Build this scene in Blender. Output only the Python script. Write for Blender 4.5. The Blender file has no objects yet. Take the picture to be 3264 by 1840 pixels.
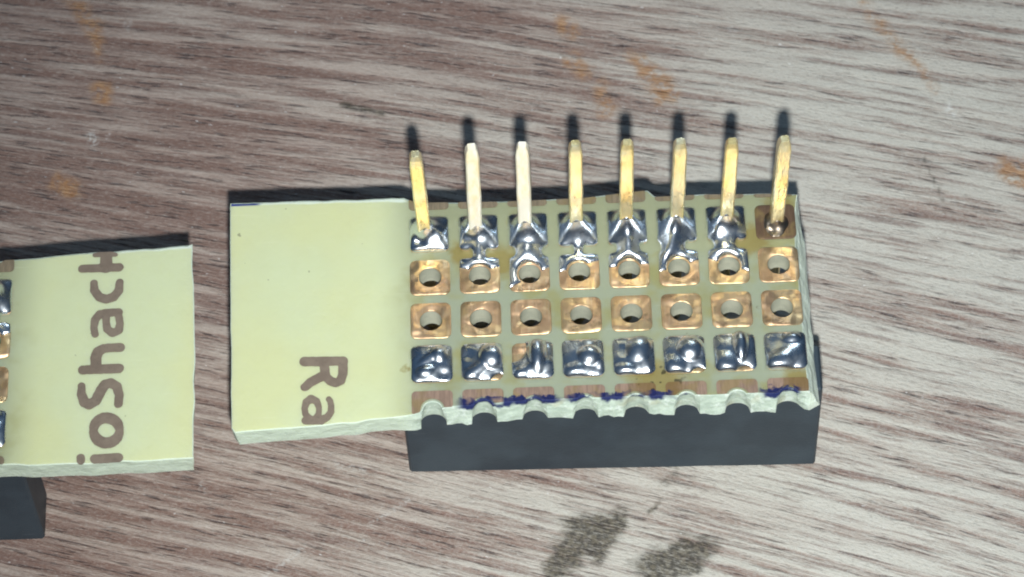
import bpy, math, random
import numpy as np
from mathutils import Matrix, Vector
from mathutils.geometry import delaunay_2d_cdt

# ------------------------------------------------------------------ camera, light, exposure
# Lengths are millimetres in the code; every root object is scaled by 0.001 to metres.
MM = 0.001
scene = bpy.context.scene
COL = scene.collection

CAM_R = np.array([[0.9992402901, -0.0278373272, -0.0272750026],
                  [0.0377889992, 0.8632199608, 0.5034116514],
                  [0.0095306919, -0.5040598997, 0.8636161089]])   # rows: right, up, back
CAM_C = np.array([5.8344764, -94.3859952, 161.1457631])
FOC = 11000.0                                                     # focal length in photo pixels (3264 wide)

cam_data = bpy.data.cameras.new('camera')
cam = bpy.data.objects.new('camera', cam_data)
COL.objects.link(cam)
m = Matrix.Identity(4)
for i in range(3):
    for j in range(3):
        m[i][j] = CAM_R[j][i]
    m[i][3] = CAM_C[i] * MM
cam.matrix_world = m
cam_data.sensor_width = 36.0
cam_data.sensor_fit = 'HORIZONTAL'
cam_data.lens = 36.0 * FOC / 3264.0
cam_data.clip_start = 0.005
cam_data.clip_end = 20.0
cam_data.dof.use_dof = True
cam_data.dof.focus_distance = 0.176
cam_data.dof.aperture_fstop = 150.0
scene.camera = cam

world = bpy.data.worlds.new('World')
scene.world = world
world.use_nodes = True
bg = world.node_tree.nodes['Background']
# a dim bluish room: the ceiling a little lighter than the walls
wt = world.node_tree
_tc = wt.nodes.new('ShaderNodeTexCoord')
_sx = wt.nodes.new('ShaderNodeSeparateXYZ')
_mr = wt.nodes.new('ShaderNodeMapRange')
_mx = wt.nodes.new('ShaderNodeMix'); _mx.data_type = 'RGBA'
wt.links.new(_tc.outputs['Generated'], _sx.inputs[0])
wt.links.new(_sx.outputs[2], _mr.inputs[0])
wt.links.new(_mr.outputs[0], _mx.inputs[0])
_mx.inputs[6].default_value = (0.08, 0.12, 0.20, 1)
_mx.inputs[7].default_value = (0.27, 0.58, 1.05, 1)
wt.links.new(_mx.outputs[2], bg.inputs['Color'])
bg.inputs['Strength'].default_value = 0.13

scene.view_settings.view_transform = 'Standard'
scene.view_settings.look = 'None'
scene.view_settings.gamma = 1.0
scene.view_settings.exposure = 0.0
scene.cycles.filter_width = 2.0      # the phone's soft, digitally zoomed picture


def aim(ob, target):
    d = Vector(target) - ob.location
    ob.rotation_euler = d.to_track_quat('-Z', 'Y').to_euler()


# the phone's flash, 17 mm from its lens
fl = bpy.data.lights.new('flash', 'SPOT')
fl.energy = 1.52
fl.color = (0.97, 1.0, 0.985)
fl.shadow_soft_size = 0.0017
fl.spot_size = math.radians(40)
fl.spot_blend = 1.0
flash = bpy.data.objects.new('flash', fl)
flash.location = (6.57 * MM, -96.2 * MM, 143.8 * MM)
COL.objects.link(flash)
aim(flash, (0.011, -0.008, 0.0))

# a cool room lamp behind the bench: seen as the small rectangles in the solder
rl = bpy.data.lights.new('room_lamp', 'AREA')
rl.shape = 'RECTANGLE'
rl.size = 0.36
rl.size_y = 0.20
rl.energy = 1.6
rl.color = (0.74, 0.90, 1.0)
room = bpy.data.objects.new('room_lamp', rl)
room.location = (0.26, 0.98, 0.84)
COL.objects.link(room)
aim(room, (0.005, -0.005, 0.0))

# ------------------------------------------------------------------ helpers
random.seed(7)
rng = np.random.default_rng(11)
P = 2.54                 # hole pitch
ZT = 9.54                # height of the board's upper face above the table
TH = 1.25                # board thickness
ZP = ZT + 0.045          # upper face of the copper


def photo(u, v, z=ZT):
    """photo pixel -> point (mm) on the horizontal plane at height z"""
    d = CAM_R.T @ np.array([(u - 1632) / FOC, -(v - 920) / FOC, -1.0])
    t = (z - CAM_C[2]) / d[2]
    q = CAM_C + t * d
    return (q[0], q[1])


def mesh_obj(name, verts, faces, mats, parent=None, smooth=False, face_mat=None, loc=None):
    me = bpy.data.meshes.new(name)
    me.from_pydata([tuple(map(float, v)) for v in verts], [], faces)
    for mt in (mats if isinstance(mats, (list, tuple)) else [mats]):
        me.materials.append(mt)
    if face_mat is not None:
        me.polygons.foreach_set('material_index', face_mat)
    if smooth:
        me.polygons.foreach_set('use_smooth', [True] * len(me.polygons))
    me.update()
    ob = bpy.data.objects.new(name, me)
    COL.objects.link(ob)
    if parent is not None:
        ob.parent = parent
    else:
        ob.scale = (MM, MM, MM)
    if loc is not None:
        ob.location = loc
    return ob


def vnoise(x, y, seed=0):
    """smooth value noise on arrays, range about -1..1"""
    x = np.asarray(x, float); y = np.asarray(y, float)
    xi = np.floor(x).astype(int); yi = np.floor(y).astype(int)
    fx = x - xi; fy = y - yi
    fx = fx * fx * (3 - 2 * fx); fy = fy * fy * (3 - 2 * fy)

    def h(a, b):
        n = (a * 374761393 + b * 668265263 + seed * 974711) & 0x7fffffff
        n = ((n ^ (n >> 13)) * 1274126177) & 0x7fffffff
        return ((n ^ (n >> 16)) & 0xffff) / 32767.5 - 1.0
    return ((h(xi, yi) * (1 - fx) + h(xi + 1, yi) * fx) * (1 - fy)
            + (h(xi, yi + 1) * (1 - fx) + h(xi + 1, yi + 1) * fx) * fy)


def march(field, x0, x1, y0, y1, step):
    """polygon mesh of the region field < 0 (marching squares). returns (n,2) verts and faces"""
    nx = int(math.ceil((x1 - x0) / step)) + 1
    ny = int(math.ceil((y1 - y0) / step)) + 1
    xs = x0 + np.arange(nx) * step
    ys = y0 + np.arange(ny) * step
    X, Y = np.meshgrid(xs, ys, indexing='ij')
    F = field(X, Y)
    F = np.where(np.abs(F) < 1e-5, 1e-5, F)
    ids = {}
    vs = []
    faces = []

    def corner(i, j):
        k = (i, j)
        if k not in ids:
            ids[k] = len(vs); vs.append((xs[i], ys[j]))
        return ids[k]

    def cross(a, b):
        k = (a, b) if a < b else (b, a)
        if k not in ids:
            fa, fb = F[k[0]], F[k[1]]
            t = min(max(fa / (fa - fb), 0.04), 0.96)
            p, q = k
            ids[k] = len(vs)
            vs.append((xs[p[0]] + t * (xs[q[0]] - xs[p[0]]), ys[p[1]] + t * (ys[q[1]] - ys[p[1]])))
        return ids[k]
    ins = F < 0
    any_in = ins[:-1, :-1] | ins[1:, :-1] | ins[:-1, 1:] | ins[1:, 1:]
    for i, j in zip(*np.nonzero(any_in)):
        cs = [(i, j), (i + 1, j), (i + 1, j + 1), (i, j + 1)]
        poly = []
        for a in range(4):
            c, d = cs[a], cs[(a + 1) % 4]
            if ins[c]:
                poly.append(corner(*c))
            if ins[c] != ins[d]:
                poly.append(cross(c, d))
        if len(poly) >= 3:
            faces.append(poly)
    return np.array(vs), faces


def slab(vs, faces, ztop, zbot):
    """closed-sided sheet: upper face at ztop (number or array), boundary walls to zbot"""
    n = len(vs)
    zt = np.broadcast_to(np.asarray(ztop, float), (n,))
    V = [(x, y, z) for (x, y), z in zip(vs, zt)]
    cnt = {}
    for f in faces:
        for a, b in zip(f, f[1:] + f[:1]):
            cnt[(a, b)] = 1
    fs = [list(f) for f in faces]
    low = {}
    for (a, b) in list(cnt):
        if (b, a) not in cnt:
            for q in (a, b):
                if q not in low:
                    low[q] = len(V); V.append((vs[q][0], vs[q][1], zbot))
            fs.append([b, a, low[a], low[b]])
    return V, fs


def rbox(X, Y, cx, cy, hx, hy, r):
    qx = np.abs(X - cx) - hx + r
    qy = np.abs(Y - cy) - hy + r
    return np.hypot(np.maximum(qx, 0), np.maximum(qy, 0)) + np.minimum(np.maximum(qx, qy), 0) - r


def smin(a, b, k):
    h = np.clip(0.5 + 0.5 * (b - a) / k, 0, 1)
    return b * (1 - h) + a * h - k * h * (1 - h)


def stroke(X, Y, pts):
    """distance to a chain of (x, y, half width)"""
    D = np.full(X.shape, 1e9)
    for (ax, ay, ar), (bx, by, br) in zip(pts[:-1], pts[1:]):
        dx, dy = bx - ax, by - ay
        L = dx * dx + dy * dy + 1e-12
        t = np.clip(((X - ax) * dx + (Y - ay) * dy) / L, 0, 1)
        D = np.minimum(D, np.hypot(X - ax - t * dx, Y - ay - t * dy) - (ar + t * (br - ar)))
    return D


# ------------------------------------------------------------------ material helper
class G:
    def __init__(self, name):
        self.m = bpy.data.materials.new(name)
        self.m.use_nodes = True
        self.t = self.m.node_tree
        self.b = self.t.nodes['Principled BSDF']
        self.obj = self.n('ShaderNodeTexCoord').outputs['Object']

    def n(self, typ, **props):
        nd = self.t.nodes.new(typ)
        for k, v in props.items():
            setattr(nd, k, v)
        return nd

    def put(self, sock, val):
        if isinstance(val, bpy.types.NodeSocket):
            self.t.links.new(val, sock)
        elif isinstance(val, (tuple, list)) and len(val) == 3 and sock.type == 'RGBA':
            sock.default_value = (*val, 1)
        else:
            sock.default_value = val

    def math(self, op, a, b=0.0, clamp=False):
        nd = self.n('ShaderNodeMath', operation=op, use_clamp=clamp)
        self.put(nd.inputs[0], a); self.put(nd.inputs[1], b)
        return nd.outputs[0]

    def mix(self, f, a, b, blend='MIX'):
        nd = self.n('ShaderNodeMix', data_type='RGBA', blend_type=blend)
        self.put(nd.inputs[0], f); self.put(nd.inputs[6], a); self.put(nd.inputs[7], b)
        return nd.outputs[2]

    def step(self, v, lo, hi):
        """0 below lo, 1 above hi (lo > hi inverts)"""
        nd = self.n('ShaderNodeMapRange', interpolation_type='SMOOTHSTEP')
        self.put(nd.inputs[0], v)
        if lo < hi:
            nd.inputs[1].default_value, nd.inputs[2].default_value = lo, hi
        else:
            nd.inputs[1].default_value, nd.inputs[2].default_value = hi, lo
            nd.inputs[3].default_value, nd.inputs[4].default_value = 1, 0
        return nd.outputs[0]

    def noise(self, vec, scale, detail=2, rough=0.5, dist=0.0, w=None):
        nd = self.n('ShaderNodeTexNoise')
        if w is not None:
            nd.noise_dimensions = '4D'
            self.put(nd.inputs['W'], w)
        self.put(nd.inputs['Vector'], vec)
        nd.inputs['Scale'].default_value = scale
        nd.inputs['Detail'].default_value = detail
        nd.inputs['Roughness'].default_value = rough
        nd.inputs['Distortion'].default_value = dist
        return nd.outputs['Fac']

    def mapv(self, vec, scale=(1, 1, 1), rot=0.0, loc=(0, 0, 0)):
        nd = self.n('ShaderNodeMapping')
        self.put(nd.inputs['Vector'], vec)
        nd.inputs['Location'].default_value = loc
        nd.inputs['Rotation'].default_value = (0, 0, rot)
        nd.inputs['Scale'].default_value = scale
        return nd.outputs[0]

    def xyz(self, vec):
        nd = self.n('ShaderNodeSeparateXYZ')
        self.put(nd.inputs[0], vec)
        return nd.outputs

    def bump(self, h, strength, dist, normal=None):
        nd = self.n('ShaderNodeBump')
        nd.inputs['Strength'].default_value = strength
        nd.inputs['Distance'].default_value = dist
        self.put(nd.inputs['Height'], h)
        if normal is not None:
            self.put(nd.inputs['Normal'], normal)
        return nd.outputs[0]

    def set(self, **kw):
        for k, v in kw.items():
            self.put(self.b.inputs[k.replace('_', ' ')], v)
        return self.m


# ------------------------------------------------------------------ materials
def mat_wood():
    g = G('weathered_wood')
    r = g.mapv(g.obj, rot=math.radians(14.5))
    warp = g.math('MULTIPLY', g.math('SUBTRACT', g.noise(g.mapv(r, (0.03, 0.04, 1)), 1.0, 1), 0.5), 1.4)
    sep = g.xyz(r)
    raw = g.xyz(g.obj)
    fan = g.math('MULTIPLY', g.math('MULTIPLY', raw[0], raw[1]), -0.0036)      # the grain fans out slightly
    cmb = g.n('ShaderNodeCombineXYZ')
    g.put(cmb.inputs[0], sep[0])
    g.put(cmb.inputs[1], g.math('ADD', g.math('ADD', sep[1], warp), fan))
    v = cmb.outputs[0]
    streak = g.noise(g.mapv(v, (0.095, 1.50, 1)), 1.0, 5, 0.66)
    streak2 = g.noise(g.mapv(v, (0.15, 2.7, 1), loc=(31, 7, 0)), 1.0, 4, 0.62)
    pore = g.noise(g.mapv(v, (0.55, 5.0, 1), loc=(3, 55, 0)), 1.0, 2, 0.55)
    fibre = g.noise(g.mapv(v, (2.2, 9.0, 1)), 1.0, 3, 0.7)
    grit = g.noise(g.obj, 6.0, 2, 0.65)
    tone = g.noise(g.mapv(v, (0.035, 0.22, 1)), 1.0, 2, 0.5)
    st = g.n('ShaderNodeVertexColor', layer_name='stains')
    sr = g.n('ShaderNodeSeparateColor')
    g.put(sr.inputs[0], st.outputs['Color'])
    grey_side = st.outputs['Alpha']
    # pale worn wood, greyer towards one side of the bench
    pale = g.mix(grey_side, (0.385, 0.305, 0.262), (0.52, 0.495, 0.435))
    brown = g.mix(grey_side, (0.195, 0.118, 0.094), (0.26, 0.175, 0.142))
    k = g.math('ADD', g.math('MULTIPLY', tone, 0.30), g.math('MULTIPLY', streak, 0.70))
    k = g.math('ADD', k, g.math('MULTIPLY', g.math('SUBTRACT', 0.5, grey_side), 0.07))
    ks = g.step(k, 0.42, 0.59)
    c = g.mix(ks, pale, brown)
    c = g.mix(g.math('MULTIPLY', g.step(streak2, 0.52, 0.66), 0.66), c, (0.17, 0.105, 0.088))
    pm = g.math('MULTIPLY', g.step(pore, 0.54, 0.70), g.step(k, 0.40, 0.56))
    c = g.mix(g.math('MULTIPLY', pm, 0.90), c, (0.075, 0.052, 0.05))
    c = g.mix(g.math('MULTIPLY', g.step(fibre, 0.5, 0.75), 0.42), c, (0.58, 0.53, 0.49))
    c = g.mix(g.math('MULTIPLY', g.step(fibre, 0.48, 0.27), 0.45), c, (0.12, 0.09, 0.08))
    c = g.mix(g.math('MULTIPLY', g.step(grit, 0.38, 0.72), g.math('ADD', 0.06, g.math('MULTIPLY', grey_side, 0.12))), c, (0.62, 0.66, 0.64))
    # stains with shapes of their own
    edge = g.noise(g.obj, 1.6, 4, 0.7)
    o = g.math('MULTIPLY', sr.outputs[0], g.step(edge, 0.33, 0.6))
    c = g.mix(g.math('MULTIPLY', o, 0.95), c, g.mix(g.step(fibre, 0.4, 0.65), (0.32, 0.16, 0.07), (0.43, 0.26, 0.14)))
    d = g.step(g.math('ADD', sr.outputs[1], g.math('MULTIPLY', g.math('SUBTRACT', g.noise(g.mapv(v, (1.1, 2.3, 1)), 1.0, 5, 0.75), 0.5), 1.25)), 0.15, 0.85)
    c = g.mix(g.math('MULTIPLY', d, g.math('SUBTRACT', 0.92, g.math('MULTIPLY', g.step(fibre, 0.45, 0.7), 0.45))), c, g.mix(g.step(g.noise(g.obj, 4.0, 2), 0.42, 0.62), (0.042, 0.036, 0.028), (0.115, 0.098, 0.068)))
    w = g.math('MULTIPLY', sr.outputs[2], g.step(g.noise(g.obj, 5.0, 3, 0.7), 0.42, 0.6))
    c = g.mix(g.math('MULTIPLY', w, 0.6), c, (0.70, 0.72, 0.70))
    sparkle = g.step(g.noise(g.mapv(v, (2.6, 5.5, 1)), 1.0, 1, 0.5), 0.745, 0.80)
    c = g.mix(g.math('MULTIPLY', sparkle, 0.5), c, (0.85, 0.86, 0.86))
    hgt = g.math('ADD', g.math('MULTIPLY', fibre, 0.5), g.math('ADD', g.math('MULTIPLY', grit, 0.35), g.math('MULTIPLY', pm, -0.9)))
    hgt = g.math('SUBTRACT', hgt, g.math('MULTIPLY', ks, 0.4))
    return g.set(Base_Color=c, Roughness=0.52, Specular_IOR_Level=0.35, Normal=g.bump(hgt, 0.55, 0.00022))


def ink_mask(g, sx, sy):
    """blue felt pen drawn along the cut front edge, in module millimetres"""
    nz = g.math('MULTIPLY', g.math('SUBTRACT', g.noise(g.obj, 2.4, 4, 0.65), 0.5), 0.9)
    yy = g.math('ADD', sy, nz)
    line = g.step(yy, -12.08, -12.22)
    xr = g.math('MULTIPLY', g.step(sx, 1.0, 1.6), g.step(sx, 13.4, 12.9))
    xr = g.math('MAXIMUM', xr, g.math('MULTIPLY', g.step(sx, 15.9, 16.4), g.step(sx, 18.5, 18.2)))
    blot = g.step(g.noise(g.obj, 0.9, 2, 0.5), 0.34, 0.50)
    return g.math('MULTIPLY', g.math('MULTIPLY', line, xr), blot)


def burnt(g, sx, sy, spots):
    """soft-edged flux burns at (x, y, radius)"""
    tot = None
    nz = g.math('MULTIPLY', g.math('SUBTRACT', g.noise(g.obj, 1.1, 3, 0.6), 0.5), 1.6)
    for x, y, r in spots:
        dx = g.math('SUBTRACT', sx, x); dy = g.math('SUBTRACT', sy, y)
        d = g.math('SQRT', g.math('ADD', g.math('MULTIPLY', dx, dx), g.math('MULTIPLY', dy, dy)))
        m_ = g.step(g.math('ADD', d, nz), r, r * 0.35)
        tot = m_ if tot is None else g.math('MAXIMUM', tot, m_)
    return tot


BURNS = [(11.4, -11.7, 2.0), (3.7, -4.3, 1.3), (1.6, -3.7, 0.9), (18.3, -11.9, 1.1), (-1.15, -10.4, 0.42), (16.5, -3.6, 1.2), (18.0, -1.6, 1.0)]


def mat_board(kind):
    g = G('fibreglass_' + kind)
    s = g.xyz(g.obj)
    sx, sy = s[0], s[1]
    big = g.noise(g.obj, 0.16, 2, 0.5)
    c = g.mix(g.step(big, 0.35, 0.68), (0.595, 0.645, 0.41), (0.61, 0.635, 0.36))
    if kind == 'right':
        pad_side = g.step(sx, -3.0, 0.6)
        back = g.step(g.math('SUBTRACT', g.math('ADD', sy, g.math('MULTIPLY', g.noise(g.obj, 0.8, 3), 0.25)), g.math('MULTIPLY', sx, -0.022)), -0.42, -0.30)
        back = g.math('MULTIPLY', back, g.step(sx, -0.9, -1.4))
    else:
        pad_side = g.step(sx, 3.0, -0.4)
        back = g.step(g.math('SUBTRACT', g.math('ADD', sy, g.math('MULTIPLY', g.noise(g.obj, 0.8, 3), 0.25)), g.math('MULTIPLY', sx, 0.03)), -0.28, -0.14)
        back = g.math('MULTIPLY', back, g.step(sx, 4.0, 7.0))
    c = g.mix(pad_side, c, (0.31, 0.345, 0.25))  # base colour darkened where the copper pads block light in the laminate
    # amber flux residue between the pads
    fx = g.math('MULTIPLY', g.step(g.noise(g.obj, 0.45, 3, 0.55), 0.45, 0.72), pad_side)
    fx = g.math('MAXIMUM', fx, g.math('MULTIPLY', g.math('MULTIPLY', g.step(sy, -5.3, -3.2), pad_side), 0.45))
    c = g.mix(g.math('MULTIPLY', fx, 0.75), c, (0.27, 0.25, 0.08))
    c = g.mix(g.math('MULTIPLY', back, 0.8), c, (0.74, 0.84, 0.70))
    if kind == 'right':
        bn = burnt(g, sx, sy, BURNS)
        c = g.mix(g.math('MULTIPLY', bn, 0.8), c, (0.25, 0.19, 0.045))
        dots = g.math('MULTIPLY', burnt(g, sx, sy, BURNS[:1]), g.step(g.noise(g.obj, 2.3, 2, 0.5), 0.60, 0.66))
        c = g.mix(g.math('MULTIPLY', dots, 0.85), c, (0.03, 0.025, 0.015))
    speck = g.step(g.noise(g.obj, 2.2, 2, 0.5), 0.73, 0.78)
    c = g.mix(g.math('MULTIPLY', speck, 0.6), c, (0.16, 0.15, 0.10))
    if kind == 'right':
        c = g.mix(ink_mask(g, sx, sy), c, (0.012, 0.018, 0.10))
        corner = g.math('MULTIPLY', g.step(g.math('ADD', sx, g.math('MULTIPLY', sy, -0.8)), -8.3, -8.75), g.step(sy, -0.40, -0.30))
        c = g.mix(corner, c, (0.012, 0.03, 0.22))
    wx = g.math('SINE', g.math('MULTIPLY', sx, 13.0)); wy = g.math('SINE', g.math('MULTIPLY', sy, 13.0))
    weave = g.math('ADD', g.math('MULTIPLY', g.math('MULTIPLY', wx, wy), 0.25), g.noise(g.mapv(g.obj, (2.0, 9.0, 1)), 1.0, 2))
    mott = g.noise(g.obj, 0.9, 4, 0.65)
    c = g.mix(g.math('MULTIPLY', g.step(mott, 0.40, 0.70), 0.07), c, (0.48, 0.46, 0.22))
    c = g.mix(g.math('MULTIPLY', g.step(g.noise(g.mapv(g.obj, (0.35, 5.0, 1), rot=0.5), 1.0, 2), 0.70, 0.76), 0.10), c, (0.80, 0.82, 0.66))
    h = g.math('ADD', g.noise(g.obj, 1.4, 3, 0.6), g.math('MULTIPLY', weave, 0.3))
    return g.set(Base_Color=c, Roughness=0.38, Specular_IOR_Level=0.5, Subsurface_Weight=0.45,
                 Subsurface_Radius=(1.0, 1.0, 0.6), Subsurface_Scale=0.0009, Normal=g.bump(h, 0.12, 0.0002))


def mat_cut(inked=False):
    g = G('inked_fibreglass_cut_edge' if inked else 'fibreglass_cut_edge')
    f = g.noise(g.mapv(g.obj, (1.2, 1.2, 2.6)), 1.0, 4, 0.7)
    lump = g.noise(g.obj, 2.0, 3, 0.65)
    c = g.mix(g.step(f, 0.35, 0.7), (0.44, 0.53, 0.44), (0.61, 0.71, 0.60))
    c = g.mix(g.math('MULTIPLY', g.step(lump, 0.52, 0.68), 0.6), c, (0.80, 0.88, 0.80))
    c = g.mix(g.math('MULTIPLY', g.step(g.noise(g.obj, 0.7, 2), 0.60, 0.70), 0.35), c, (0.46, 0.42, 0.26))
    if inked:
        s = g.xyz(g.obj)
        top = g.step(g.math('ADD', s[2], g.math('MULTIPLY', g.math('SUBTRACT', g.noise(g.obj, 2.2, 3, 0.6), 0.5), 0.5)), ZT - 0.32, ZT - 0.12)
        ik = g.math('MULTIPLY', ink_mask(g, s[0], s[1]), top)
        c = g.mix(ik, c, (0.015, 0.025, 0.11))
        c = g.mix(g.math('MULTIPLY', g.step(s[0], 18.7, 18.95), 0.8), c, (0.74, 0.83, 0.70))
        # left of the pads the blank end is smoother and paler
        c = g.mix(g.step(s[0], -0.6, -1.6), c, (0.62, 0.72, 0.58))
    else:
        c = g.mix(0.75, c, (0.64, 0.73, 0.58))
    h = g.math('ADD', f, lump)
    return g.set(Base_Color=c, Roughness=0.7, Specular_IOR_Level=0.3, Subsurface_Weight=0.2,
                 Subsurface_Radius=(1, 1, 0.7), Subsurface_Scale=0.0005, Normal=g.bump(h, 0.35, 0.00025))


def mat_copper():
    g = G('brushed_copper')
    rnd = g.n('ShaderNodeObjectInfo').outputs['Random']
    w = g.math('MULTIPLY', rnd, 37.0)
    blot = g.noise(g.obj, 0.75, 3, 0.6, w=w)
    brush = g.noise(g.mapv(g.obj, (9.0, 1.0, 1)), 1.0, 3, 0.6, w=w)
    c = g.mix(g.step(blot, 0.38, 0.62), (0.96, 0.69, 0.38), (0.80, 0.52, 0.31))
    c = g.mix(g.math('MULTIPLY', g.step(g.noise(g.obj, 1.6, 4, 0.65, w=g.math('ADD', w, 5.0)), 0.52, 0.70), 0.7), c, (0.34, 0.20, 0.12))
    c = g.mix(g.math('MULTIPLY', g.step(brush, 0.5, 0.72), 0.35), c, (0.95, 0.80, 0.56))
    wav = g.noise(g.obj, 0.55, 2, 0.5, w=g.math('ADD', w, 11.0))
    b1 = g.bump(wav, 0.8, 0.0009)
    b2 = g.bump(brush, 0.18, 0.0001, b1)
    return g.set(Base_Color=c, Metallic=0.92, Roughness=g.math('ADD', 0.32, g.math('MULTIPLY', blot, 0.2)), Normal=b2)


def mat_copper_dull(name, inked=False, tone=(0.42, 0.26, 0.19)):
    g = G(name)
    s = g.xyz(g.obj)
    brush = g.noise(g.mapv(g.obj, (7.0, 0.8, 1)), 1.0, 3, 0.65)
    blot = g.noise(g.obj, 0.8, 3, 0.6)
    c = g.mix(g.step(brush, 0.35, 0.68), tone, tuple(min(1, t * 1.45) for t in tone))
    c = g.mix(g.math('MULTIPLY', g.step(blot, 0.48, 0.66), 0.55), c, (0.30, 0.22, 0.08))
    if inked:
        c = g.mix(g.math('MULTIPLY', burnt(g, s[0], s[1], BURNS), 0.75), c, (0.20, 0.12, 0.03))
        dots = g.math('MULTIPLY', burnt(g, s[0], s[1], BURNS[:1]), g.step(g.noise(g.obj, 2.3, 2, 0.5), 0.60, 0.66))
        c = g.mix(g.math('MULTIPLY', dots, 0.85), c, (0.03, 0.025, 0.015))
        c = g.mix(ink_mask(g, s[0], s[1]), c, (0.012, 0.018, 0.10))
    return g.set(Base_Color=c, Metallic=0.35, Roughness=0.55, Normal=g.bump(brush, 0.25, 0.0001))


def mat_letter():
    g = G('brown_copper_lettering')
    blot = g.noise(g.obj, 1.3, 4, 0.6)
    c = g.mix(g.step(blot, 0.35, 0.65), (0.19, 0.145, 0.11), (0.235, 0.185, 0.14))
    c = g.mix(g.math('MULTIPLY', g.step(g.noise(g.obj, 5.0, 2), 0.60, 0.7), 0.5), c, (0.15, 0.125, 0.095))
    return g.set(Base_Color=c, Metallic=0.1, Roughness=0.5)


def mat_solder(name='bright_solder', col=(0.88, 0.93, 0.98), rough=0.25):
    g = G(name)
    wv = g.noise(g.obj, 1.5, 3, 0.55)
    fine = g.noise(g.obj, 9.0, 2, 0.5)
    tarn = g.noise(g.obj, 0.9, 3, 0.6)
    c = g.mix(g.step(tarn, 0.42, 0.66), col, tuple(v * 0.72 for v in col))
    b = g.bump(wv, 0.05, 0.0004)
    b = g.bump(fine, 0.05, 0.00005, b)
    ro = g.math('ADD', rough, g.math('MULTIPLY', g.step(tarn, 0.5, 0.75), 0.14))
    return g.set(Base_Color=c, Metallic=1.0, Roughness=ro, Normal=b)


def mat_gold():
    g = G('gold_plated_pin')
    rnd = g.n('ShaderNodeObjectInfo').outputs['Random']
    w = g.math('MULTIPLY', rnd, 23.0)
    n1 = g.noise(g.mapv(g.obj, (1.0, 1.0, 0.45)), 1.0, 3, 0.6, w=w)
    n2 = g.noise(g.mapv(g.obj, (3.0, 3.0, 0.7)), 1.6, 3, 0.6, w=w)
    c = g.mix(g.step(n1, 0.36, 0.64), (1.0, 0.93, 0.64), (1.0, 0.80, 0.36))
    c = g.mix(g.math('MULTIPLY', g.step(n2, 0.56, 0.72), 0.55), c, (0.50, 0.36, 0.14))
    return g.set(Base_Color=c, Metallic=0.72, Roughness=0.26, Normal=g.bump(n2, 0.3, 0.0002))


def mat_plastic():
    g = G('black_plastic')
    n = g.noise(g.obj, 0.30, 3, 0.6)
    f = g.noise(g.obj, 6.0, 3, 0.6)
    c = g.mix(g.step(n, 0.35, 0.7), (0.029, 0.044, 0.059), (0.043, 0.064, 0.083))
    scr = g.step(g.noise(g.mapv(g.obj, (0.5, 1, 7.0)), 1.0, 2), 0.74, 0.80)
    c = g.mix(g.math('MULTIPLY', scr, 0.35), c, (0.16, 0.19, 0.21))
    return g.set(Base_Color=c, Roughness=0.55, Specular_IOR_Level=0.45, Normal=g.bump(f, 0.25, 0.00008))


WOOD = mat_wood()
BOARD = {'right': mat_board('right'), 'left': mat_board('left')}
CUT = {'left': mat_cut(), 'right': mat_cut(True)}
COPPER = mat_copper()
DULL = mat_copper_dull('brown_cut_copper', inked=True, tone=(0.27, 0.185, 0.14))
BACKCU = mat_copper_dull('brown_back_copper', tone=(0.21, 0.165, 0.11))
LETTER = mat_letter()
SOLDER = mat_solder()
DRY = mat_solder('dull_flux_covered_solder', (0.42, 0.35, 0.28), 0.36)
GOLD = mat_gold()
PLASTIC = mat_plastic()


def mat_bore():
    g = G('drilled_fibreglass')
    n = g.noise(g.obj, 1.2, 3, 0.6)
    c = g.mix(g.step(n, 0.35, 0.65), (0.44, 0.45, 0.36), (0.55, 0.55, 0.44))
    return g.set(Base_Color=c, Roughness=0.6, Specular_IOR_Level=0.35, Normal=g.bump(n, 0.2, 0.0002))


def mat_glare_pin():
    g = G('glare_whitened_pin')
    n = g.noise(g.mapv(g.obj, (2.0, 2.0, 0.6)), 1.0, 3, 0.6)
    c = g.mix(g.step(n, 0.40, 0.70), (1.0, 0.96, 0.82), (1.0, 0.86, 0.56))  # flash glare on two of the gold pins, put into their colour
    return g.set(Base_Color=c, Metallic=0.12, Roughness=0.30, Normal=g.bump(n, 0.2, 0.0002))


BROWNPAD = mat_copper_dull('flux_browned_copper', tone=(0.115, 0.07, 0.042))
BORE = mat_bore()
GLARE_PIN = mat_glare_pin()

# ------------------------------------------------------------------ the bench top


def graded(lo, hi, step, far):
    core = np.arange(lo, hi + step / 2, step)
    g_, d, out = core[-1], step, []
    while g_ < far:
        d *= 1.35; g_ += d; out.append(g_)
    g_, d, left = core[0], step, []
    while g_ > -far:
        d *= 1.35; g_ -= d; left.append(g_)
    return np.array(left[::-1] + list(core) + out)


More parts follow.
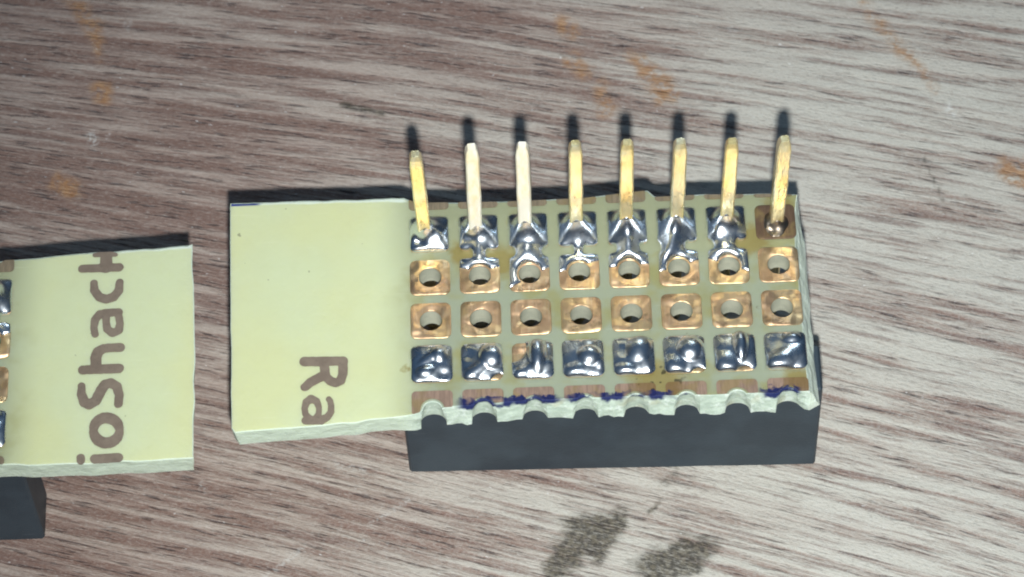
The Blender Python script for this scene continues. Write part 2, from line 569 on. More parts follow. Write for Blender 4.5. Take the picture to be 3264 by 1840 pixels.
def build_table():
    xs = graded(-32, 40, 0.2, 400)
    ys = graded(-26, 28, 0.2, 400)
    X, Y = np.meshgrid(xs, ys, indexing='ij')
    nx, ny = X.shape
    Z = np.zeros_like(X)
    core = (X > -40) & (X < 48) & (Y > -34) & (Y < 36)
    ca, sa = math.cos(math.radians(14)), math.sin(math.radians(14))
    Ug = X * ca - Y * sa
    Vg = X * sa + Y * ca
    Z += np.where(core, 0.035 * np.minimum(vnoise(Ug * 0.12, Vg * 1.7, 3), 0) + 0.02 * vnoise(Ug * 0.3, Vg * 2.6, 8) - 0.03, -0.03)
    Z = np.minimum(Z, 0.0)
    V = np.stack([X, Y, Z], -1).reshape(-1, 3)
    idx = np.arange(nx * ny).reshape(nx, ny)
    F = np.stack([idx[:-1, :-1], idx[1:, :-1], idx[1:, 1:], idx[:-1, 1:]], -1).reshape(-1, 4)
    me = bpy.data.meshes.new('bench_top')
    me.from_pydata(V.tolist(), [], F.tolist())
    me.materials.append(WOOD)
    me.polygons.foreach_set('use_smooth', [True] * len(me.polygons))
    # worn spots, soot smudges, scratches and the paler, greyer side, as a colour attribute
    S = np.zeros((nx, ny, 4))
    Xw = X + 0.5 * vnoise(X * 0.6, Y * 0.6, 21) + 0.25 * vnoise(X * 1.6, Y * 1.6, 22)
    Yw = Y + 0.5 * vnoise(X * 0.6, Y * 0.6, 23) + 0.25 * vnoise(X * 1.6, Y * 1.6, 24)

    def paint(ch, pts, soft, amp=1.0, warp=True):
        q = [(*photo(u, v, 0.0), w / 62.0) for u, v, w in pts]
        D = stroke(Xw if warp else X, Yw if warp else Y, q)
        S[..., ch] = np.maximum(S[..., ch], amp * np.clip(0.5 - D / soft, 0, 1))
    for pts in ([(250, 0, 26), (285, 90, 26), (325, 170, 16)], [(318, 265, 34), (312, 320, 24)], [(180, 565, 18), (235, 600, 36)],
                [(1790, 85, 34), (1815, 100, 30)], [(1825, 200, 34), (1850, 225, 24)], [(1915, 295, 28), (1945, 335, 32)],
                [(2025, 190, 26), (2060, 230, 30), (2110, 310, 40)], [(2745, 10, 12), (2840, 100, 16), (2900, 180, 16), (2985, 290, 14)],
                [(3225, 520, 40), (3264, 560, 40)], [(1245, 1395, 40)], [(980, 90, 36)], [(1170, 500, 20)], [(2930, 480, 16)]):
        paint(0, pts, 0.55, 0.95)
    for pts, a in (([(1790, 1795, 60), (1850, 1720, 85), (1960, 1680, 55), (2000, 1650, 20)], 1.0), ([(2080, 1840, 50), (2190, 1785, 66), (2250, 1740, 40)], 0.95),
                   ([(2155, 1530, 24), (2185, 1495, 22)], 0.6)):
        paint(1, pts, 1.3, a)
    for pts, a in (([(2068, 1632, 5), (2085, 1620, 5), (2100, 1600, 7)], 1.0), ([(1095, 335, 16), (1220, 362, 14)], 0.75),
                   ([(2945, 500, 4), (2985, 590, 5), (3005, 640, 3)], 0.8), ([(1780, 110, 3), (1795, 190, 3)], 0.6)):
        paint(1, pts, 0.35, a, warp=False)
    for pts in ([(965, 1745, 4), (905, 1795, 4), (845, 1840, 4)], [(1305, 1590, 3), (1180, 1670, 3)], [(290, 430, 14), (300, 455, 12)],
                [(405, 70, 4), (410, 95, 4)], [(2330, 92, 7), (2340, 94, 7)], [(3020, 340, 12), (3040, 370, 10)], [(640, 1545, 4), (655, 1565, 3)],
                [(1065, 1478, 4), (1160, 1500, 4)]):
        paint(2, pts, 0.3, 1.0, warp=False)
    bl = 0.5 + 0.5 * np.tanh((X - 4.5 - 0.55 * Y * 0.6 + 4.0 * vnoise(X * 0.08, Y * 0.12, 41)) / 11.0)
    S[..., 3] = np.clip(bl + 0.22 * vnoise(Ug * 0.05, Vg * 0.5, 51), 0, 1)
    at = me.color_attributes.new('stains', 'FLOAT_COLOR', 'POINT')
    at.data.foreach_set('color', S.reshape(-1))
    me.update()
    ob = bpy.data.objects.new('bench_top', me)
    COL.objects.link(ob)
    ob.scale = (MM, MM, MM)
    ob['kind'] = 'structure'
    ob['label'] = 'worn grey and reddish brown wooden bench top'
    return ob


build_table()

# ------------------------------------------------------------------ the circuit boards
HOLE_R = 0.57


def circle(cx, cy, r, n=28):
    return [(cx + r * math.cos(2 * math.pi * k / n), cy + r * math.sin(2 * math.pi * k / n)) for k in range(n)]


def inside(poly, x, y):
    c = False
    j = len(poly) - 1
    for i in range(len(poly)):
        xi, yi = poly[i]; xj, yj = poly[j]
        if (yi > y) != (yj > y) and x < (xj - xi) * (y - yi) / (yj - yi) + xi:
            c = not c
        j = i
    return c


def lerp_line(pts, x):
    xs = [p[0] for p in pts]; ys = [p[1] for p in pts]
    return float(np.interp(x, xs, ys))


def build_board(root, kind, back, right, front, left_x, cols, low_shift):
    """outline walked clockwise from the back left; low_shift(x, y, side) -> lower outline"""
    jag = 0.05
    out, side = [], []
    x_l0, x_r0 = back[0][0], back[-1][0]
    for x in np.arange(x_l0, x_r0, 0.3):
        out.append((x, lerp_line(back, x) + jag * 0.7 * vnoise(x * 1.1, 3.3, 5) + 0.02 * vnoise(x * 3.1, 1.3, 6))); side.append('back')
    ry = [p[1] for p in right]; rx = [p[0] for p in right]
    for y in np.arange(back[-1][1], front[-1][1], -0.35):
        out.append((float(np.interp(-y, [-q for q in ry], rx)) + 0.05 * vnoise(y * 0.9, 7.7, 9), y)); side.append('right')
    # front edge, right to left, with the cut-through holes
    x = front[-1][0]
    xe = front[0][0]
    scal = sorted([c for c in cols if xe + 0.4 < c < front[-1][0] - 0.4], reverse=True)
    hy, hr = -12.74, 0.48
    k = 0
    while x > xe:
        if k < len(scal) and x < scal[k] + 0.62:
            c = scal[k]
            e = lerp_line(front, c)
            s = max(-0.9, min(0.9, (e - hy) / hr))
            a0 = math.asin(s)
            for a in np.linspace(a0, math.pi - a0, 13):
                out.append((c + hr * math.cos(a), hy + hr * math.sin(a))); side.append('hole')
            x = c - 0.62; k += 1
            continue
        out.append((x, lerp_line(front, x) + jag * vnoise(x * 1.3, 9.1, 12))); side.append('front')
        x -= 0.25
    yl0, yl1 = out[-1][1], out[0][1]
    for t in np.linspace(0.02, 0.98, 26):
        y = yl0 + t * (yl1 - yl0)
        out.append((left_x(y) + 0.03 * vnoise(y * 0.8, 2.2, 15), y)); side.append('left')
    n = len(out)
    low = [low_shift(p[0], p[1], s) for p, s in zip(out, side)]
    circles = [circle(c, -r * P, HOLE_R) for c in cols for r in (2, 3)]
    V, F, MI = [], [], []

    def sheet(ol, z, flip):
        pts = list(ol)
        edges = [(i, (i + 1) % n) for i in range(n)]
        for cc in circles:
            b = len(pts)
            pts += cc
            edges += [(b + i, b + (i + 1) % len(cc)) for i in range(len(cc))]
        r_ = delaunay_2d_cdt([Vector(q) for q in pts], edges, [], 0, 1e-5)
        vs, fs, orig = r_[0], r_[2], r_[3]
        base = len(V)
        remap = {}
        for i, v in enumerate(vs):
            for o in orig[i]:
                remap.setdefault(o, base + i)
            V.append((v.x, v.y, z))
        for f in fs:
            cx = sum(vs[i].x for i in f) / len(f); cy = sum(vs[i].y for i in f) / len(f)
            if not inside(ol, cx, cy):
                continue
            if any((cx - c) ** 2 + (cy + r * P) ** 2 < (HOLE_R * 0.985) ** 2 for c in cols for r in (2, 3)):
                continue
            F.append([base + i for i in (reversed(f) if flip else f)]); MI.append(0)
        return remap
    rim = []
    for i in range(n):
        (xa, ya), (xb, yb) = out[i - 1], out[(i + 1) % n]
        tx, ty = xb - xa, yb - ya
        L = math.hypot(tx, ty) + 1e-9
        w_ = {'back': 0.10, 'right': 0.05, 'left': 0.04}.get(side[i], 0.05)
        rim.append((out[i][0] + ty / L * w_, out[i][1] - tx / L * w_))
    top = sheet(rim, ZT, False)
    bot = sheet(low, ZT - TH, True)
    # outer wall, with broken fibres between the faces
    rings = [[top[i] for i in range(n)]]
    ring = []
    for i in range(n):
        V.append((out[i][0], out[i][1], ZT - (0.07 if side[i] == 'back' else 0.04)))
        ring.append(len(V) - 1)
    rings.append(ring)
    for lv in (0.3, 0.65):
        ring = []
        for i in range(n):
            (x0, y0), (x1, y1) = out[i], low[i]
            a = 0.0 if side[i] == 'hole' else (0.03 if out[i][0] < -1.0 or kind == 'left' else 0.07)
            V.append((x0 + lv * (x1 - x0) + a * vnoise(x0 * 1.7, y0 * 1.7 + lv * 9, 31),
                      y0 + lv * (y1 - y0) + a * vnoise(x0 * 1.7, y0 * 1.7 + lv * 9, 32), ZT - TH * lv))
            ring.append(len(V) - 1)
        rings.append(ring)
    rings.append([bot[i] for i in range(n)])
    for a, b in zip(rings[:-1], rings[1:]):
        for i in range(n):
            j = (i + 1) % n
            F.append([a[i], a[j], b[j], b[i]]); MI.append(1)
    # hole walls
    off = n
    for cc in circles:
        m_ = len(cc)
        for i in range(m_):
            j = (i + 1) % m_
            F.append([top[off + j], top[off + i], bot[off + i], bot[off + j]]); MI.append(2)
        off += m_
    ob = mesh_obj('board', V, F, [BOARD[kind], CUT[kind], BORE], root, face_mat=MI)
    return ob, out


# one copper pad with a hole, shared by every bare pad
def pad_mesh():
    n = 56
    V, F = [], []
    prof = [(0.0, -0.045, 'hole'), (0.03, 0.0, 'hole'), (0.5, 0.0, 'mid'), (0.035, 0.0, 'out'), (0.0, -0.045, 'out')]
    for k in range(n):
        a = 2 * math.pi * k / n
        ca, sa = math.cos(a), math.sin(a)
        lo, hi = 0.0, 2.0
        for _ in range(30):
            mid = (lo + hi) / 2
            if float(rbox(np.array(mid * ca), np.array(mid * sa), 0, 0, 1.03, 1.03, 0.32)) < 0:
                lo = mid
            else:
                hi = mid
        R = lo
        for rr, z in ((0.562, -0.045), (0.572, -0.004), (0.60, 0.0), ((0.66 + R) / 2, 0.003), (R - 0.04, 0.0), (R - 0.008, -0.014), (R, -0.045)):
            V.append((rr * ca, rr * sa, z))
    q = 7
    for k in range(n):
        j = (k + 1) % n
        for l in range(q - 1):
            F.append([k * q + l, k * q + l + 1, j * q + l + 1, j * q + l])
    return V, F


PADV, PADF = pad_mesh()
proto_pad = None


def add_pad(root, x, y):
    global proto_pad
    if proto_pad is None:
        proto_pad = mesh_obj('pad', PADV, PADF, COPPER, root, smooth=True, loc=(x, y, ZP))
        return proto_pad
    o = proto_pad.copy()
    COL.objects.link(o)
    o.parent = root
    o.location = (x, y, ZP)
    return o


def cut_pad(root, x, y, edge_poly, mat):
    """pad sliced by the board's edge"""
    ex = [p[0] for p in edge_poly]; ey = [p[1] for p in edge_poly]

    def f(X, Y):
        d = rbox(X, Y, x, y, 1.03, 1.03, 0.22)
        d = np.maximum(d, 0.60 - np.hypot(X - x, Y - y))
        e = np.interp(X, ex, ey)
        if y > -2:        # row behind the back edge: keep what is in front of it
            return np.maximum(d, Y - e + 0.06)
        return np.maximum(d, e + 0.05 - Y)
    vs, fs = march(f, x - 1.1, x + 1.1, y - 1.15, y + 1.15, 0.09)
    if len(fs) < 3:
        return
    V, F = slab(vs, fs, ZP, ZT - 0.01)
    mesh_obj('cut_pad', V, F, mat, root)


def solder(root, x, y, region, bumps, base=0.34, s=0.30, fillet=None, mat=None, seed=0, box=(-1.2, 1.2, -1.2, 1.2), rough=0.02, bump_k=0.62, power=0.48, lumps=False):
    """solder heaped over the region (local mm): meniscus + bumps + fillet climbing a pin"""
    st = 0.055
    vs, fs = march(region, *box, st)
    X, Y = vs[:, 0], vs[:, 1]
    # relaxed membrane over the wetted region: the meniscus of the solder
    gx = box[0] + np.arange(int(math.ceil((box[1] - box[0]) / st)) + 1) * st
    gy = box[2] + np.arange(int(math.ceil((box[3] - box[2]) / st)) + 1) * st
    GX, GY = np.meshgrid(gx, gy, indexing='ij')
    inn = region(GX, GY) < 0
    phi = np.zeros_like(GX)
    for _ in range(500):
        q = np.zeros_like(phi)
        q[1:-1, 1:-1] = 0.25 * (phi[:-2, 1:-1] + phi[2:, 1:-1] + phi[1:-1, :-2] + phi[1:-1, 2:]) + 0.25 * st * st
        phi = np.where(inn, q, 0.0)
    phi = phi / 0.30
    fi = np.clip((X - gx[0]) / st, 0, len(gx) - 1.001); fj = np.clip((Y - gy[0]) / st, 0, len(gy) - 1.001)
    i0 = fi.astype(int); j0 = fj.astype(int); a = fi - i0; b = fj - j0
    ph = (phi[i0, j0] * (1 - a) + phi[i0 + 1, j0] * a) * (1 - b) + (phi[i0, j0 + 1] * (1 - a) + phi[i0 + 1, j0 + 1] * a) * b
    d = np.maximum(-region(X, Y), 0)
    ph = np.where(d < 1e-4, 0, ph)
    edge = 1 - np.exp(-ph / 0.25)
    h = 1.15 * base * np.power(ph + 1e-6, power)
    for bx, by, ax, ay, rot, amp in bumps:
        c, sn = math.cos(math.radians(rot)), math.sin(math.radians(rot))
        u = ((X - bx) * c + (Y - by) * sn) / ax
        v = (-(X - bx) * sn + (Y - by) * c) / ay
        if lumps and amp > 0:      # rounded lump melted into the rest
            cap = (0.20 + bump_k * amp) * np.sqrt(np.clip(1 - (u * u + v * v) / 3.0, 0, 1)) * (1 - np.exp(-ph / 0.12))
            h = -smin(-h, -cap, 0.10)
        else:
            h = h + bump_k * amp * np.exp(-1.1 * (u * u + v * v)) * edge
    if fillet:
        px, py, fh, fr = fillet
        q = np.maximum(np.hypot(X - px, Y - py) - 0.34, 0)
        h = h + fh * np.exp(-q / fr) * edge
    h = h + rough * edge * (vnoise(X * 1.7 + seed * 3.1, Y * 1.7, 60 + seed) + 0.5 * vnoise(X * 3.6, Y * 3.6 + seed, 90 + seed))
    h = np.maximum(h, 0.0) + 0.004
    V = [(a, b, c) for a, b, c in zip(X, Y, h)]
    return mesh_obj('solder_joint', V, fs, mat or SOLDER, root, smooth=True, loc=(x, y, ZP))


def pin(root, x, y, ztop, dx, dy, yaw, mat=None):
    """square post, chamfered tip; foot at the bench, leaning by (dx, dy) over its height"""
    w = 0.335
    lv = [(0.05, 0.20), (0.5, w), (ZT - TH, w), (ZT + 0.2, w), (ZT + 2.5, w), (ZT + 4.0, w * 1.07), (ZT + 5.3, w), (ztop - 0.75, w), (ztop - 0.30, w * 0.86), (ztop, w * 0.58)]
    V, F = [], []
    for z, hw in lv:
        t = max(0.0, (z - ZT) / 8.5)
        bev = hw * 0.78
        ring = [(hw, -bev), (hw, bev), (bev, hw), (-bev, hw), (-hw, bev), (-hw, -bev), (-bev, -hw), (bev, -hw)]
        for a, b in ring:
            c, s = math.cos(yaw), math.sin(yaw)
            V.append((x + a * c - b * s + dx * t, y + a * s + b * c + dy * t, z))
    m_ = 8
    for l in range(len(lv) - 1):
        for k in range(m_):
            j = (k + 1) % m_
            F.append([l * m_ + k, l * m_ + j, (l + 1) * m_ + j, (l + 1) * m_ + k])
    F.append(list(range((len(lv) - 1) * m_, len(lv) * m_)))
    F.append(list(range(m_ - 1, -1, -1)))
    return mesh_obj('pin', V, F, mat or GOLD, root)


def socket(root, x0, x1, y0, y1, seed, skew=0.0):
    """black female header: bevelled bar with square contact openings in its lower face"""
    z0, z1 = 0.0, ZT - TH - 0.01
    b = 0.12
    lv = [(z0, b), (z0 + b, 0.0), (z1 - b, 0.0), (z1, b)]
    V, F = [], []
    nseg = 17
    xs = list(np.linspace(x0 + b, x1 - b, nseg))
    for z, ins in lv:
        lo = [(xx, y0 + ins + 0.015 * float(vnoise(xx * 0.5, z, seed))) for xx in xs]
        hi = [(xx, y1 - ins) for xx in reversed(xs)]
        ring = lo + [(x1 - ins, y0 + b), (x1 - ins, y1 - b)] + hi + [(x0 + ins, y1 - b), (x0 + ins, y0 + b)]
        for q in ring:
            V.append((q[0], q[1] - skew * ((q[0] - x0) / (x1 - x0) - 0.5), z))
    n = len(V) // len(lv)
    for l in range(len(lv) - 1):
        for k in range(n):
            j = (k + 1) % n
            F.append([l * n + k, l * n + j, (l + 1) * n + j, (l + 1) * n + k])
    F.append(list(range((len(lv) - 1) * n, len(lv) * n)))
    F.append(list(range(n - 1, -1, -1)))
    return mesh_obj('socket_header', V, F, PLASTIC, root)


def letter(root, name, origin, strokes, crop, scale, label=None, clip=None):
    """copper letter: strokes given in photo pixels of a crop, laid on the board's upper face"""
    chains = []
    for st in strokes:
        ch = []
        for u, v, hw in st:
            x, y = photo(crop[0] + u / scale, crop[1] + v / scale, ZP)
            ch.append((x - origin[0], y - origin[1], 1.07 * hw / scale / 62.6))
        chains.append(ch)
    allp = [p for ch in chains for p in ch]
    x0 = min(p[0] - p[2] for p in allp) - 0.1; x1 = max(p[0] + p[2] for p in allp) + 0.1
    y0 = min(p[1] - p[2] for p in allp) - 0.1; y1 = max(p[1] + p[2] for p in allp) + 0.1

    def f(X, Y):
        D = np.full(X.shape, 1e9)
        for ch in chains:
            D = smin(D, stroke(X, Y, ch), 0.06)
        D = D + 0.012 * vnoise(X * 6, Y * 6, 70)
        if clip:
            D = np.maximum(D, clip(X, Y))
        return D
    vs, fs = march(f, x0, x1, y0, y1, 0.045)
    V, F = slab(vs, fs, ZT + 0.03, ZT - 0.01)
    o = mesh_obj(name, V, F, LETTER, root)
    return o


def empty(name, loc, label, cat):
    o = bpy.data.objects.new(name, None)
    o.empty_display_size = 1.0
    COL.objects.link(o)
    o.location = (loc[0] * MM, loc[1] * MM, 0)
    o.scale = (MM, MM, MM)
    o['label'] = label
    o['category'] = cat
    return o


PADBOX = lambda X, Y, cy=0.0: rbox(X, Y, 0, cy, 1.03, 1.03, 0.30)


def upper_region(neck, cover, low=0.0, nx=0.0):
    """row-one pad, a neck of half width `neck`, and the part of the next pad above `cover` (None: no bridge)"""
    def f(X, Y):
        d = PADBOX(X, Y)
        if cover is None:
            return d
        d2 = np.maximum(rbox(X, Y, 0, -P, 1.03, 1.03, 0.30), cover(X) - Y)
        d2 = np.maximum(d2, 0.64 - np.hypot(X, Y + P))
        nk = rbox(X, Y, nx, -P / 2, neck, 0.55, 0.1)
        return smin(smin(d, nk, 0.25), d2, 0.12)
    return f


# ---------------- right hand module
right = empty('pin_header_board', (0, 0, 0), 'pale green circuit board with eight upright gold pins and a black socket strip', 'circuit board')
COLS_R = [c * P for c in range(8)]
BACK_R = [(-10.27, -0.13), (-1.2, -0.20), (-0.7, -0.52), (4, -0.66), (8.0, -0.62), (10.2, -0.40), (11.55, -0.28), (11.65, -0.72), (14, -0.68), (17.0, -0.78), (18.0, -0.80), (19.05, -0.93)]
RIGHT_R = [(19.05, -0.93), (18.72, -2.5), (18.72, -5.3), (18.75, -9.5), (18.85, -12.5)]
FRONT_R = [(-10.04, -13.62), (-4, -13.28), (-0.95, -12.98), (0.0, -12.70), (4.2, -12.45), (8.7, -12.40), (14, -12.50), (18.85, -12.50)]


def low_r(x, y, side):
    if side == 'front':
        t = min(1.0, max(0.0, (x + 2.0) / 2.0))
        rag = 0.10 * float(vnoise(x * 2.3, 4.4, 81)) + 0.06 * float(vnoise(x * 6.1, 4.4, 82))
        return (x + (0.15 if x < -9 else 0.0), y - 0.02 * (1 - t) + (rag - 0.36) * t)
    if side == 'hole':
        c = round(x / P) * P
        return (c + 1.35 * (x - c), y - 0.05)
    if side == 'right':
        t = min(1.0, max(0.0, (-y - 1.0) / 2.0))
        return (x + 0.10 + 0.46 * t, y - 0.1 * (y < -12))
    if side == 'left':
        return (x + 0.1, y)
    return (x, y)


brd, outl = build_board(right, 'right', BACK_R, RIGHT_R, FRONT_R, lambda y: float(np.interp(-y, [0.13, 13.67], [-10.27, -10.04])), COLS_R, low_r)
for c in range(8):
    x = c * P
    cut_pad(right, x, 0.0, BACK_R, BACKCU)
    for r in (1, 2, 3, 4):
        pd = add_pad(right, x, -r * P)
        if c == 7 and r == 1:
            pd.material_slots[0].link = 'OBJECT'
            pd.material_slots[0].material = BROWNPAD
            pd['label'] = 'dull brown pad without a solder dome'
    cut_pad(right, x, -5 * P, FRONT_R, DULL)

# pins: foot offset in x, tip height, lean
TIP = ZT + 8.47
PINS = [(-0.22, TIP - 0.75, -0.12, 0.0, 0.05), (-0.16, TIP - 0.1, 0.10, -0.12, 0.10), (-0.12, TIP - 0.15, 0.02, -0.1, -0.08), (-0.08, TIP - 0.35, 0.06, 0.0, 0.06),
        (-0.05, TIP - 0.5, 0.06, 0.05, -0.05), (-0.02, TIP - 0.55, 0.12, 0.02, 0.04), (0.0, TIP - 0.6, 0.12, -0.06, -0.04), (0.04, TIP - 0.65, 0.14, 0.0, 0.08)]
for c, (ox, zt, lx, ly, yaw) in enumerate(PINS):
    pin(right, c * P + ox, -P + 0.05, zt, lx, ly, yaw, GLARE_PIN if c in (1, 2) else GOLD)

WIDE = (-1.2, 1.2, -3.7, 1.2)
up = [
    (upper_region(0, None), [(0.55, -0.15, 0.45, 0.6, 10, 0.30), (-0.45, -0.55, 0.34, 0.30, 20, -0.42), (-0.6, -0.95, 0.5, 0.15, 0, 0.12)], (-0.22, 0.05, 0.75, 0.20), 0.40),
    (upper_region(0.36, lambda X: -P + 0.28 + 0.18 * X * X), [(0.45, -0.25, 0.42, 0.5, 0, 0.22), (-0.35, -0.45, 0.4, 0.3, 30, -0.30), (-0.1, -1.85, 0.7, 0.22, 0, 0.16), (0, -1.2, 0.3, 0.4, 0, 0.10)], (-0.16, 0.05, 0.95, 0.22), 0.36),
    (upper_region(0.72, lambda X: -P - 0.25 + 0.55 * X), [(0.0, -0.45, 0.75, 0.42, 0, 0.42), (-0.1, -1.35, 0.5, 0.5, 0, 0.22), (-0.55, -1.95, 0.35, 0.5, 30, 0.16)], (-0.12, 0.05, 0.95, 0.22), 0.34),
    (upper_region(0.24, lambda X: -P + 0.30 + 0.30 * X), [(0.0, -0.25, 0.62, 0.55, 0, 0.55), (-0.35, -1.9, 0.35, 0.3, 20, 0.12), (0.3, -1.75, 0.4, 0.2, 0, 0.10)], (-0.08, 0.05, 0.70, 0.25), 0.34),
    (upper_region(0.62, lambda X: -P + 0.22 + 0.05 * X), [(0.0, -0.15, 0.55, 0.75, 0, 0.62), (0.0, -1.25, 0.38, 0.6, 0, 0.34), (-0.05, -1.85, 0.75, 0.25, 0, 0.20)], (-0.05, 0.05, 0.65, 0.26), 0.36),
    (upper_region(0.66, lambda X: -P + 0.10 + 0.30 * X, nx=-0.25), [(-0.05, -0.15, 0.50, 0.75, -10, 0.62), (-0.32, -1.25, 0.36, 0.8, -18, 0.36), (-0.7, -1.9, 0.3, 0.4, 0, 0.18), (0.6, -0.3, 0.3, 0.35, 0, 0.12)], (-0.02, 0.05, 0.65, 0.25), 0.34),
    (upper_region(0.60, lambda X: -P + 0.05 - 0.40 * X, nx=-0.15), [(-0.2, -0.35, 0.62, 0.5, 0, 0.36), (-0.55, -0.75, 0.3, 0.3, 0, 0.18), (-0.1, -1.75, 0.7, 0.25, 0, 0.20), (0.75, -2.3, 0.16, 0.5, 0, 0.14)], (0.0, 0.05, 0.85, 0.20), 0.34),
    (lambda X, Y: np.hypot(X - 0.04, Y * 0.9 + 0.10) - 0.66 - 0.10 * vnoise(X * 2.2, Y * 2.2, 77), [(-0.6, -0.45, 0.25, 0.25, 0, 0.14), (-0.25, -0.6, 0.26, 0.22, 0, -0.20), (0.25, -0.35, 0.4, 0.35, 0, 0.10)], (0.04, 0.05, 0.55, 0.14), 0.12),
]
for c, (reg, bumps, fil, base) in enumerate(up):
    solder(right, c * P, -P, reg, bumps, base=base, s=0.34, fillet=fil, mat=(DRY if c == 7 else SOLDER), seed=c, box=WIDE, rough=0.02)


def corner_cut(kx, ky, r):
    return lambda X, Y: np.maximum(rbox(X, Y, 0, 0, 1.06, 1.06, 0.36), r - np.hypot(X - kx, Y - ky))


full = lambda X, Y: rbox(X, Y, 0, 0, 1.06, 1.06, 0.36)
low_row = [
    (full, [(0.38, 0.40, 0.30, 0.32, 0, 0.34), (-0.30, -0.50, 0.34, 0.26, 15, 0.26), (-0.1, 0.2, 0.5, 0.2, 35, 0.24), (0.6, -0.7, 0.35, 0.3, 0, -0.16)]),
    (corner_cut(0.95, -1.25, 0.55), [(0.50, 0.20, 0.45, 0.45, 0, 0.52), (-0.1, -0.35, 0.7, 0.25, 38, 0.26), (-0.6, -0.8, 0.3, 0.3, 0, 0.16), (-0.65, 0.3, 0.4, 0.4, 0, -0.12)]),
    (corner_cut(-1.15, 0.75, 0.85), [(0.25, 0.25, 0.30, 0.7, 0, 0.50), (0.35, -0.35, 0.55, 0.3, 15, 0.24), (-0.6, -0.75, 0.4, 0.22, 30, 0.15)]),
    (full, [(0.30, 0.05, 0.40, 0.40, 0, 0.46), (0.25, 0.72, 0.32, 0.22, 0, 0.18), (-0.3, -0.65, 0.5, 0.3, 10, 0.20), (0.8, -0.35, 0.25, 0.25, 0, 0.14)]),
    (full, [(0.25, 0.35, 0.42, 0.55, -20, 0.40), (0.45, -0.1, 0.2, 0.7, 22, 0.16), (-0.45, -0.75, 0.4, 0.25, 0, 0.16), (-0.5, 0.3, 0.4, 0.4, 0, -0.10)]),
    (corner_cut(0.75, -1.35, 0.55), [(0.30, 0.20, 0.45, 0.45, 0, 0.50), (0.3, 0.70, 0.28, 0.20, 0, 0.14), (-0.5, -0.6, 0.4, 0.4, 20, 0.20), (0.55, -0.2, 0.2, 0.2, 0, 0.10)]),
    (corner_cut(0.45, -1.30, 0.50), [(0.30, 0.35, 0.26, 0.6, 0, 0.52), (-0.45, -0.55, 0.4, 0.45, 20, 0.22), (0.05, 0.35, 0.6, 0.15, 25, 0.12), (0.35, -0.1, 0.35, 0.3, 0, 0.16)]),
    (full, [(0.35, 0.62, 0.32, 0.25, 0, 0.26), (-0.25, -0.55, 0.6, 0.4, 25, 0.30), (0.3, -0.15, 0.45, 0.35, 30, 0.18), (-0.5, 0.45, 0.45, 0.45, 0, -0.10)]),
]
for c, (reg, bumps) in enumerate(low_row):
    solder(right, c * P, -4 * P, reg, bumps, base=0.30, s=0.30, seed=20 + c, rough=0.014, bump_k=0.85, power=0.50, lumps=True)

socket(right, -1.62, 19.62, -11.50, -8.88, 4, skew=0.42)

# lettering on the blank end: strokes measured in photo pixels
CR, SR = (900, 1100), 5.1875
letter(right, 'letter', (0, 0), [
    [(365, 270, 80), (640, 268, 80), (1000, 258, 76)],
    [(1003, 262, 74), (1000, 480, 70), (960, 590, 72), (880, 622, 74), (790, 590, 72), (720, 520, 70), (700, 400, 72), (690, 300, 70)],
    [(640, 520, 78), (470, 610, 76), (375, 690, 70)]], CR, SR)
letter(right, 'letter', (0, 0), [
    [(440, 1215, 60), (385, 1140, 50), (362, 1050, 48), (395, 940, 60), (475, 888, 70), (565, 925, 56), (608, 1030, 44), (600, 1130, 45), (560, 1210, 55)],
    [(385, 1246, 66), (640, 1240, 72)], [(640, 1240, 70), (740, 1190, 60), (803, 1100, 52), (806, 1000, 48), (790, 920, 46), (768, 890, 46)]], CR, SR)

# ---------------- left hand module (its pads run out of the picture)
LX, LY = -22.35, -2.76
left = empty('blank_end_board', (LX, LY, 0), 'pale yellow green circuit board cut off by the left edge of the picture', 'circuit board')
COLS_L = [-c * P for c in range(7, -1, -1)]
BACK_L = [(-18.9, -0.55), (-0.3, -0.33), (3.0, -0.16), (5.0, -0.01), (6.3, -0.02), (6.8, 0.04), (8.2, 0.06), (10.14, 0.23)]
RIGHT_L = [(10.14, 0.23), (10.40, -6), (10.46, -12.17)]
FRONT_L = [(-18.9, -12.30), (-1.0, -12.20), (0.9, -12.18), (5.0, -12.28), (10.46, -12.17)]


def low_l(x, y, side):
    if side == 'front':
        return (x - (0.12 if x > 10 else 0.0), y - 0.02)
    if side == 'right':
        return (x - 0.15, y)
    return (x, y)


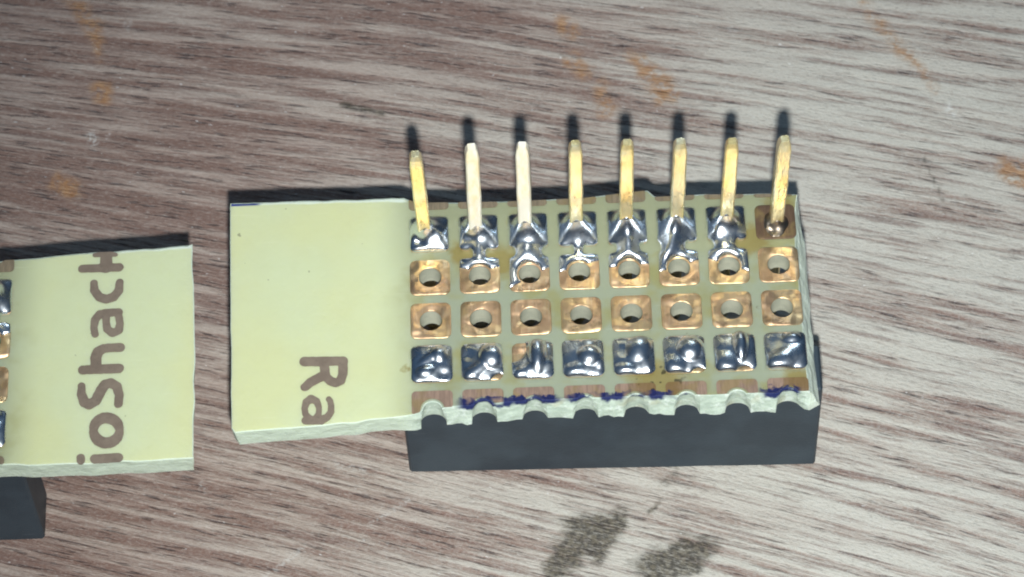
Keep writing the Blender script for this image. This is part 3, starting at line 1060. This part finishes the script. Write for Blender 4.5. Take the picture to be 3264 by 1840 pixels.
build_board(left, 'left', BACK_L, RIGHT_L, FRONT_L, lambda y: -18.9, COLS_L, low_l)
for c, x in enumerate(COLS_L):
    cut_pad(left, x, 0.0, BACK_L, BACKCU)
    for r in (1, 2, 3, 4):
        add_pad(left, x, -r * P)
    cut_pad(left, x, -5 * P, FRONT_L, BACKCU)
    reg, bumps, fil, base = up[6 - (c % 6)]
    solder(left, x, -P, reg, bumps, base=base, s=0.34, fillet=fil, seed=40 + c, box=WIDE, rough=0.02)
    reg, bumps = low_row[(c * 3 + 2) % 8]
    solder(left, x, -4 * P, reg, bumps, base=0.30, s=0.30, seed=50 + c, rough=0.014, bump_k=0.85, power=0.50, lumps=True)
    pin(left, x - 0.05, -P + 0.05, TIP + 0.1 * math.sin(c * 2.3), 0.08 * math.sin(c * 1.7), 0.03, 0.06 * math.sin(c))
socket(left, -19.46, 1.68, -11.62, -8.95, 6)

C2, S2 = (220, 780), 4.035
C3, S3 = (220, 1100), 3.63
O = (LX, LY)
ell = lambda cx, cy, rx, ry, hx, hy: [(cx + rx * math.cos(t), cy + ry * math.sin(t), hx + (hy - hx) * abs(math.sin(t))) for t in np.linspace(0, 2 * math.pi, 29)]
letter(left, 'letter', O, [[(300, 1316, 54), (567, 1300, 54)], [(134, 1302, 45), (134, 1335, 45)]], C3, S3)
letter(left, 'letter', O, [ell(432, 985, 151, 145, 44, 66)], C3, S3)
letter(left, 'letter', O, [[(146, 470, 41), (142, 570, 48), (178, 660, 56), (235, 688, 57), (310, 640, 58), (365, 530, 58), (415, 455, 58), (480, 435, 56), (550, 475, 54), (580, 570, 48), (570, 680, 46)]], C3, S3)
letter(left, 'letter', O, [[(160, 286, 54), (575, 268, 56)], [(312, 230, 58), (308, 140, 60), (335, 75, 60), (400, 38, 54), (470, 30, 52), (590, 24, 54)]], C3, S3)
letter(left, 'letter', O, [[(335, 1150, 44), (318, 1060, 44), (335, 960, 50), (395, 890, 54), (470, 880, 52)], [(470, 875, 54), (635, 866, 52)],
                           [(478, 930, 46), (478, 1000, 46), (492, 1085, 50), (560, 1135, 54), (640, 1100, 50), (655, 1010, 46), (640, 920, 46)]], C2, S2)
letter(left, 'letter', O, [[(320, 490, 46), (325, 590, 52), (390, 670, 58), (480, 700, 60), (570, 670, 58), (640, 590, 54), (652, 480, 48)]], C2, S2)
bx = [p[0] for p in BACK_L]; by = [p[1] for p in BACK_L]
letter(left, 'letter', O, [[(172, 307, 54), (640, 288, 58)], [(475, 290, 75), (478, 110, 72)], [(335, 132, 30), (478, 110, 40), (600, 126, 26)]], C2, S2,
       clip=lambda X, Y: Y - np.interp(X, bx, by) + 0.05)
